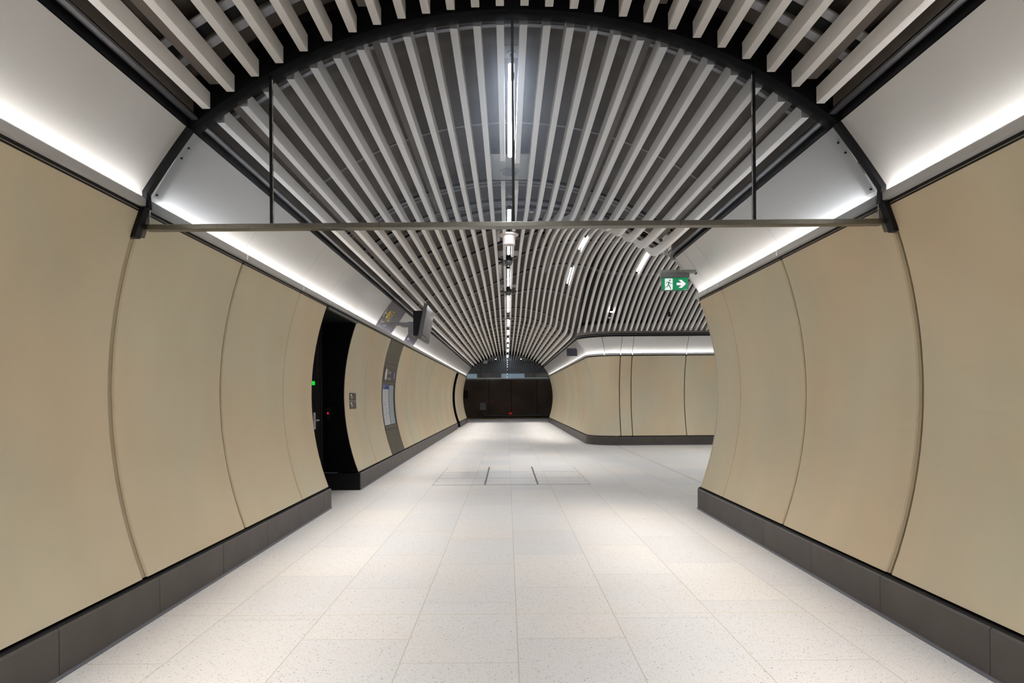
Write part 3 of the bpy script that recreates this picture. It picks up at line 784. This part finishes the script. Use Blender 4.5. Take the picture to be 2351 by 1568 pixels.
# ------------------------------------------------------------ navy signs set in the left cove
CP = cove_prof(20)
Lcv = [0]
for (a, b_), (c, d) in zip(CP, CP[1:]): Lcv.append(Lcv[-1]+math.hypot(c-a, d-b_))
def CV(proud, y0, v0):
    def f(u, v, d):
        s = max(0, min(Lcv[-1]-1e-6, v0+v))
        for i in range(len(Lcv)-1):
            if Lcv[i] <= s <= Lcv[i+1]:
                t_ = (s-Lcv[i])/(Lcv[i+1]-Lcv[i]); o_ = CP[i][0]+(CP[i+1][0]-CP[i][0])*t_; z = CP[i][1]+(CP[i+1][1]-CP[i][1])*t_
                break
        return (-(HW+o_-(proud+d)*.82), y0+u, z-(proud+d)*.57)
    return f
def cove_sign(y0, y1, label):
    t = thing('direction_sign', label, 'direction sign', (-2.2, (y0+y1)/2, 2.8), 'navy signs in the left cove')
    bm = bmesh.new(); rows = []
    for y in (y0, y1):
        f = CV(0, y, 0); rows.append([f(0, v, 0) for v in Lcv]+[f(0, v, -.012) for v in reversed(Lcv)])
    loft(bm, rows, closed_rows=True, cap=True); obj('sign_panel', bm, M_navy, t)
    bm = bmesh.new(); sweep_box(bm, P_LEFT, Lc(y0)+.004, Lc(y1)-.004, .0, .014, 2.549, 2.600); obj('sign_lip', bm, M_lip, t)
    return t
def disc(r, n=20, cx=0, cy_=0, sy=1): return [(cx+r*math.cos(2*PI*i/n), cy_+sy*r*math.sin(2*PI*i/n)) for i in range(n)]
def ring(bm, r0, r1, f, t_):
    pass
def box_outline(bm, w_, h_, th, r, f, t_):
    def rr(w2, h2, r2):
        pts = []
        for cx, cy_, a0 in ((w2-r2, h2-r2, 0), (-w2+r2, h2-r2, PI/2), (-w2+r2, -h2+r2, PI), (w2-r2, -h2+r2, 3*PI/2)):
            for k_ in range(5): a = a0+PI/2*k_/4; pts.append((cx+r2*math.cos(a), cy_+r2*math.sin(a)))
        return pts
    A, B = rr(w_/2, h_/2, r), rr(w_/2-th, h_/2-th, max(.002, r-th))
    n = len(A)
    for i in range(n):
        j = (i+1)%n; extrude_poly(bm, [A[i], A[j], B[j], B[i]], f, t_)
def sign_content(t, y0, words_, full=True):
    sp = t.children[0]
    f = CV(.002, y0, .0)
    bm = bmesh.new(); g = lambda u, v, d: f(u+.12, v+.36, d)
    for pl in ([(-.06,.008),(-.06,-.008),(.09,-.008),(.09,.008)], [(-.07,0),(-.055,-.01),(.0,.07),(-.014,.078)], [(-.07,0),(-.055,.01),(.0,-.07),(-.014,-.078)]): extrude_poly(bm, pl, g, .001)
    obj('arrow', bm, M_txt, sp)
    bm = bmesh.new(); extrude_poly(bm, disc(.085), lambda u, v, d: f(u+.34, v+.36, d), .001); yd = obj('line_symbol', bm, M_yellow, sp)
    bm = bmesh.new(); text_bm(bm, 'H', .10, lambda u, v, d: f(u+.34, v+.325, d+.0015), .001, 'CENTER'); obj('letter', bm, mat('sign_brown', srgb(110,84,30), .6), yd)
    bm = bmesh.new(); box_outline(bm, .20, .20, .016, .04, lambda u, v, d: f(u+.57, v+.36, d), .001); bx = obj('platform_box', bm, M_yellow, sp)
    bm = bmesh.new(); text_bm(bm, '2', .15, lambda u, v, d: f(u+.57, v+.305, d), .001, 'CENTER'); obj('numeral', bm, M_txt, bx)
    bm = bmesh.new(); text_bm(bm, words_, .10, lambda u, v, d: f(u+.16, v+.15, d), .001); obj('lettering', bm, M_txt, sp)
s1 = cove_sign(10.204, 11.596, 'navy platform sign with white arrow and yellow circle, nearer in the left cove'); sign_content(s1, 10.204, 'To Platform')
s2 = cove_sign(13.004, 14.296, 'navy platform sign partly behind the hanging screen, farther in the left cove'); sign_content(s2, 13.004, 'Station')

# ------------------------------------------------------------ hanging display screen
t = thing('display_screen', 'dark hanging display screen on a box bracket beside the left cove', 'display screen', (-1.45, 10.5, 2.65))
def slab(bm, c_top, c_bot, y0, y1, th):
    (xt, zt), (xb, zb) = c_top, c_bot; d = Vector((xt-xb, zt-zb)).normalized(); n = Vector((-d.y, d.x))*th
    rows = [[(xb, y, zb), (xt, y, zt), (xt+n.x, y, zt+n.y), (xb+n.x, y, zb+n.y)] for y in (y0, y1)]
    loft(bm, rows, closed_rows=True, cap=True)
bm = bmesh.new(); slab(bm, (-1.372, 2.95), (-1.486, 2.36), 10.0, 10.98, .055); obj('casing', bm, M_grey, t)
bm = bmesh.new(); slab(bm, (-1.3735, 2.927), (-1.4800, 2.379), 10.02, 10.96, -.003); obj('screen', bm, M_screen, t)
nbox('rear_box', -1.62, -1.465, 10.06, 10.5, 2.42, 2.84, M_black, t, bev=.004)
nbox('mount_box', -1.71, -1.621, 10.08, 10.5, 2.44, 2.66, M_grey, t, bev=.004)
nbox('arm', -1.86, -1.711, 10.1, 10.4, 2.60, 2.655, M_grey, t, bev=.003)
nbox('arm_foot', -2.02, -1.861, 10.1, 10.4, 2.63, 2.66, M_grey, t)
nbox('top_stay', -1.60, -1.44, 10.55, 10.60, 2.90, 2.915, M_grey, t)
nbox('wall_stay', -2.215, -2.021, 10.15, 10.3, 2.635, 2.655, M_grey, t)

# ------------------------------------------------------------ green exit sign
YE = 6.9
ex0, ex1 = (1519-1164)*YE/1371-.05, (1583-1164)*YE/1371-.05   # plan span of the sign
def zp(y): return 1.36+(913.4+2.6-y)*YE/1371
t = thing('exit_sign', 'green running man exit sign with white right arrow by the right wall', 'exit sign', ((ex0+ex1)/2, YE, 2.8))
nbox('housing', ex0-.002, ex1+.002, YE-.03, YE+.04, zp(643), zp(633), M_grey, t, bev=.006)
bm = bmesh.new(); extrude_poly(bm, [(ex0-.004, zp(633)+.0005), (ex0-.006, zp(626.5)), (ex1+.070, zp(626)), (ex1+.084, zp(633)+.0005)], lambda u, v, d: (u, YE-.03+d, v), .075)
obj('bracket_arm', bm, mat('bracket_grey_green', srgb(112,118,112), .4), t)
nbox('bracket_tip', ex1+.076, ex1+.088, YE-.03, YE+.02, zp(636), zp(633), M_black, t)
nbox('arm_fixing', ex1+.090, 2.165, YE+.046, YE+.06, zp(631), zp(628), M_black, t)
pn = nbox('sign_panel', ex0+.006, ex1-.006, YE-.012, YE+.012, zp(673.5), zp(643)-.001, M_grey, t)
gx0, gx1, gz0, gz1 = ex0+.012, ex1-.012, zp(672.5), zp(643)-.004
gf = nbox('green_face', gx0, gx1, YE-.0145, YE-.0125, gz0, gz1, M_green, t)
W_, H_ = gx1-gx0, gz1-gz0
# picture coordinates of the zoomed sign: x 388..1178, y 560..950
def E(pts): return [((x-388)/790*W_, (950-y)/390*H_) for x, y in pts]
ef = lambda u, v, d: (gx0+u, YE-.0147-d, gz0+v)
bm = bmesh.new(); extrude_poly(bm, E([(472,585),(706,585),(706,905),(672,940),(450,940),(478,905),(478,860),(472,850)]), ef, .0008); dr = obj('doorway_symbol', bm, M_signwhite, gf)
bm = bmesh.new(); extrude_poly(bm, E([(890,630),(985,630),(1112,752),(985,876),(890,876),(975,792),(830,792),(830,718),(975,718)]), ef, .0008); obj('arrow', bm, M_signwhite, gf)
bm = bmesh.new(); e2 = lambda u, v, d: (gx0+u, YE-.0156-d, gz0+v)
extrude_poly(bm, E([(622+27*math.cos(a*PI/8), 642+27*math.sin(a*PI/8)) for a in range(16)]), e2, .0006)
extrude_poly(bm, E([(560,680),(610,682),(640,720),(708,738),(706,752),(640,745),(612,722),(600,775),(620,800),(665,900),(640,930),(615,935),(640,905),(590,815),(572,800),(560,850),(470,852),(440,858),(450,838),(540,826),(560,760),(572,700),(545,708),(512,742),(498,732),(530,685)]), e2, .0006)
obj('running_figure', bm, mat('exit_green_figure', srgb(0,128,80), .4, emit=.25), dr)
bm = bmesh.new(); text_bm(bm, 'EXIT-ISO', .011, lambda u, v, d: (gx0+.84*W_+u, YE-.0147-d, gz0+.03*H_+v), .0006); obj('small_text', bm, M_signwhite, gf)

# dark sign farther along the right wall
yd = 18.6
t = thing('hanging_sign', 'small dark sign box seen edge lit on the far right cove', 'hanging sign', (2.05, yd, 2.6))
ax, bx_ = (1302-1164)*yd/1371-.05, (1326-1164)*yd/1371-.05
nbox('sign_box', ax, bx_, yd, yd+.05, 1.36+(915-820)*yd/1371, 1.36+(915-804)*yd/1371, M_navy, t)
nbox('top_plate', ax, bx_+.10, yd-.02, yd+.08, 1.36+(915-804)*yd/1371+.001, 1.36+(915-802)*yd/1371, M_dsteel, t)

# ------------------------------------------------------------ ceiling devices on the centre line
def plate(bm_parent, x0, x1, y0, y1, z): return nbox('mounting_plate', x0, x1, y0, y1, z, z+.006, M_plate, bm_parent)
zc = lambda y: Zb(0, y)
t = thing('recessed_speaker', 'grey square plate with round speaker just beyond the bright tube', 'ceiling speaker', (0, 6.5, zc(6.5)))
nbox('mounting_plate', -.205, .205, 6.14, 6.86, zc(6.5)+.112, zc(6.5)+.118, M_plate, t)
bm = bmesh.new(); cyl(bm, (0, 6.62, zc(6.5)+.100), .105, .011, seg=32); obj('speaker_rim', bm, M_plate, t)
bm = bmesh.new(); cyl(bm, (0, 6.62, zc(6.5)+.096), .088, .0035, seg=32); obj('speaker_grille', bm, M_grey, t)
for x in (-.215, .205): nbox('edge_angle', x, x+.01, 6.0, 6.86, zc(6.5)+.10, zc(6.5)+.13, M_rail, t)
t = thing('sprinkler_head', 'small ringed sprinkler plate close behind the arch, above the bright tube', 'sprinkler', (0, 4.27, 3.8))
nbox('mounting_plate', -.05, .055, 4.2, 4.35, 3.835, 3.841, M_plate, t)
bm = bmesh.new(); cyl(bm, (0, 4.28, 3.822), .032, .0125, seg=24); obj('ring', bm, M_rail, t)
bm = bmesh.new(); cyl(bm, (0, 4.28, 3.800), .012, .0215, seg=12); obj('head', bm, M_steel, t)
t = thing('sprinkler_head', 'small sprinkler ring among the battens right of the centre tube', 'sprinkler', (.3, 8.0, 3.9))
bm = bmesh.new(); cyl(bm, (.30, 8.05, 3.86), .028, .012, seg=20); obj('ring', bm, M_white, t)
bm = bmesh.new(); cyl(bm, (.30, 8.05, 3.8725), .012, .09, seg=12); obj('stem', bm, M_steel, t)
# white warning beacon
yb = 9.3; zb_ = zc(yb)-.02
t = thing('warning_beacon', 'white round flanged beacon hanging under the steel bar', 'beacon', (0, yb, zb_))
nbox('mounting_plate', -.20, .20, yb-.18, yb+.12, zb_+.128, zb_+.134, M_plate, t)
bm = bmesh.new(); lathe(bm, (0, yb, zb_), [(.001, -.155), (.085, -.155), (.097, -.15), (.10, -.03), (.10, -.012), (.14, -.010), (.152, .0), (.152, .012), (.14, .018), (.05, .02)], 36); obj('lamp_body', bm, M_white, t, smooth=False)
bm = bmesh.new(); cyl(bm, (0, yb, zb_+.0205), .02, .107, seg=12); obj('stem', bm, M_black, t)
# dome cameras
def dome(y, label, arms):
    z = zc(y)-.01
    t = thing('dome_camera', label, 'dome camera', (0, y, z))
    nbox('mounting_plate', -.21, .21, y-.30, y+.10, z+.125, z+.131, M_plate, t)
    bm = bmesh.new(); lathe(bm, (0, y, z), [(.001, -.10), (.03, -.096), (.055, -.078), (.070, -.05), (.076, -.012), (.076, .0)], 28); obj('dome', bm, M_dome, t, smooth=True)
    bm = bmesh.new(); lathe(bm, (0, y, z), [(.082, .001), (.086, .01), (.08, .04), (.05, .1), (.03, .124)], 28); obj('base', bm, M_black, t)
    for sd in arms:
        bm = bmesh.new(); rows = []
        for i in range(8):
            q = i/7; x = sd*(.07+.15*q); h = .012+.045*q*(1 if len(arms) == 1 else .3); zz = z-.0+.02*q*(1 if len(arms) == 1 else -.2)
            rows.append([(x, y-.02, zz-.0), (x, y+.02, zz), (x, y+.02, zz+h), (x, y-.02, zz+h)])
        loft(bm, rows, closed_rows=True, cap=True); obj('bracket_arm', bm, M_black, t)
dome(11.75, 'nearer dome camera with black side arm under the tubes', (-1,))
dome(15.05, 'farther dome camera with two curved black arms between tubes', (-1, 1))
for y, lb in ((18.3, 'thin grey cross plate under the tubes beyond the dome cameras'), (24.05, 'pale square plate under the tubes near the far end')):
    o = nbox('ceiling_plate', -.22, .22, y-.06, y+.10, zc(y)-.012, zc(y)-.004, M_plate if y < 20 else M_lip); tag(o, lb, 'ceiling plate')
# small black housings above the battens
for x, y, lb in ((.60, 10.75, 'black box fixed among the battens right of the centre'), (-.55, 19.8, 'small black box among the far left battens'), (.55, 19.8, 'small black box among the far right battens')):
    o = nbox('junction_box', x-.07, x+.07, y, y+.25, Zb(x, y)+.115, Zb(x, y)+.165, M_flat); tag(o, lb, 'junction box')

# ------------------------------------------------------------ floor access covers
xsC = [-1.23, -.405, .425, 1.255]; ysC = [9.34, 10.12, 10.95, 11.78]
pos = ['left','middle','right']; rw = ['nearest','middle','farthest']
for i in range(3):
    for j in range(3):
        t = thing('floor_cover', 'flush stone floor cover in the %s row, %s one' % (rw[j], pos[i]), 'floor cover', ((xsC[i]+xsC[i+1])/2, (ysC[j]+ysC[j+1])/2, 0), 'flush covers in the floor')
        nbox('cover_slab', xsC[i]+(.014 if i else .010), xsC[i+1]-(.014 if i < 2 else .010), ysC[j]+.009, ysC[j+1]-.009, .0002, .003, M_floor, t)
        fr = nbox('cover_frame', xsC[i]+(.001 if i else .003), xsC[i+1]-(.001 if i < 2 else .003), ysC[j]+.001, ysC[j+1]-.001, .0001, .0012, M_dflange, t)
        bm = bmesh.new(); yy = (ysC[j]+ysC[j+1])/2
        for x in (xsC[i]+.012, xsC[i+1]-.06): box(bm, x, x+.048, yy-.004, yy+.004, .0031, .0036)
        obj('lifting_slot', bm, M_flat, t)

# ------------------------------------------------------------ the platform end
we = empty_structure('wall_end', (0, 43, 0))
nbox('trackside_wall', -8, 9.8, 43.0, 43.3, -1.6, 5.2, M_wallend, we)
for x in (-1.35, -.3+.55, 1.9+.2): nbox('construction_joint', x, x+.03, 42.995, 42.999, -1.2, 2.68, M_flat, we)
nbox('pale_band', -4.2, 4.2, 42.90, 42.99, 2.72, 2.80, M_pale, we)
for a, b_ in ((-.44, 1.22), (-2.95, -2.2)): nbox('pale_panel', a, b_, 42.90, 42.99, 2.801, 3.09, M_pale, we)
nbox('bulkhead', -8, 9.8, 42.3, 42.89, 3.10, 4.6, M_bulk, we)
st = empty_structure('trim_5', (0, 41, -1.2)); nbox('track_bed', -8, 9.8, 39.72, 43.0, -1.6, -1.25, M_recess, st); nbox('platform_edge', -7.9, 9.6, 39.705, 39.72, -1.25, -.01, M_recess, st)
cp_ = structure(nbox('ceiling_platform', -8, 9.8, 33.35, 43, 4.1, 4.2, M_back))
for nm_, a in (('wall_platform_left', (-8.1, -8.0, 33.3, 43.3)), ('wall_platform_right', (9.8, 9.9, 33.3, 43.3))):
    structure(nbox(nm_, a[0], a[1], a[2], a[3], -1.6, 4.2, M_bulk))
for sd, nm_ in ((-1, 'wall_platform_front_left'), (1, 'wall_platform_front_right')):
    structure(nbox(nm_, *((-8.0, -2.62) if sd < 0 else (2.62, 9.8)), 33.22, 33.34, 0, 4.1, M_conc))
t = thing('junction_box', 'grey electrical box on the dark trackside wall', 'electrical box', (-2.0, 42.9, 1.0))
def px(x, y, Y): return (x-1164)*Y/1371-.05, 1.36+(914-y)*Y/1371
x0, z0 = px(1101, 941.5, 42.9); x1, z1 = px(1115.5, 925, 42.9)
nbox('cabinet', x0, x1, 42.80, 42.994, z0, z1, M_lip, t, bev=.01); nbox('latch', x0+.03, x0+.07, 42.78, 42.799, (z0+z1)/2, (z0+z1)/2+.04, M_black, t)
xa = px(1109.5, 0, 42.9)[0]; zz = px(0, 955, 42.9)[1]
bm = bmesh.new(); tube(bm, [(xa, 42.9, z0-.01), (xa, 42.9, zz+.25), (xa+.04, 42.9, zz+.1), (xa+.12, 42.9, zz+.03), (xa+.25, 42.9, zz), (8.5, 42.9, zz)], .05)
o = obj('conduit', bm, M_plate); tag(o, 'grey conduit running low along the dark trackside wall', 'conduit')
x0, z0 = px(1171.6, 950, 42.8); o = nbox('marker_lamp', x0-.11, x0+.11, 42.7, 42.8, z0-.05, z0+.06, M_red); tag(o, 'small red lamp above the conduit on the trackside wall', 'lamp')
nbox('lamp_post', x0-.02, x0+.02, 42.72, 42.78, -.4, z0-.051, M_plate, o)
x0, z0 = px(1067.5, 903, 41.5)
t = thing('signal_head', 'black signal lights at the left edge of the trackside wall', 'signal', (x0, 42.7, z0))
nbox('case', x0-.11, x0+.11, 42.6, 42.8, z0-.3, z0+.22, M_black, t)
for k_ in (-.18, -.03, .12):
    bm = bmesh.new(); cyl(bm, (x0, 42.58, z0+k_), .05, .019, 'Y', 14); obj('lens', bm, M_dsteel, t)
nbox('bracket', x0-.03, x0+.03, 42.8, 42.999, z0-.05, z0+.05, M_black, t)
x0, z0 = px(1115, 831, 36.0)
t = thing('security_camera', 'small white box camera hanging behind the far glass, left side', 'security camera', (x0, 36, z0))
nbox('body', x0-.12, x0+.12, 35.9, 36.2, z0-.10, z0+.08, M_white, t, bev=.02); nbox('bracket', x0-.02, x0+.02, 36.0, 36.05, z0+.081, 4.099, M_black, t)
for u, s_ in ((1139, 'left'), (1197, 'right')):
    x0, z0 = px(u, 825.5, 37.0); t = thing('spotlight', 'tiny bright platform spotlight behind the far glass, %s of centre' % s_, 'spotlight', (x0, 37, z0))
    bm = bmesh.new(); cyl(bm, (x0, 37, z0), .03, .012); obj('lens', bm, emis('platform_spot_'+s_, (1, 1, 1, 1), 25), t)
    bm = bmesh.new(); cyl(bm, (x0, 37, z0+.0125), .04, 4.099-z0-.0125); obj('body', bm, M_black, t)

# ------------------------------------------------------------ closing walls out of view
structure(nbox('wall_back', -2.7, 2.7, YB-.12, YB-.02, 0, 4.4, M_conc))
structure(nbox('wall_corridor_end', 9.0, 9.1, 7.0, 17.2, 0, 5.0, M_conc))
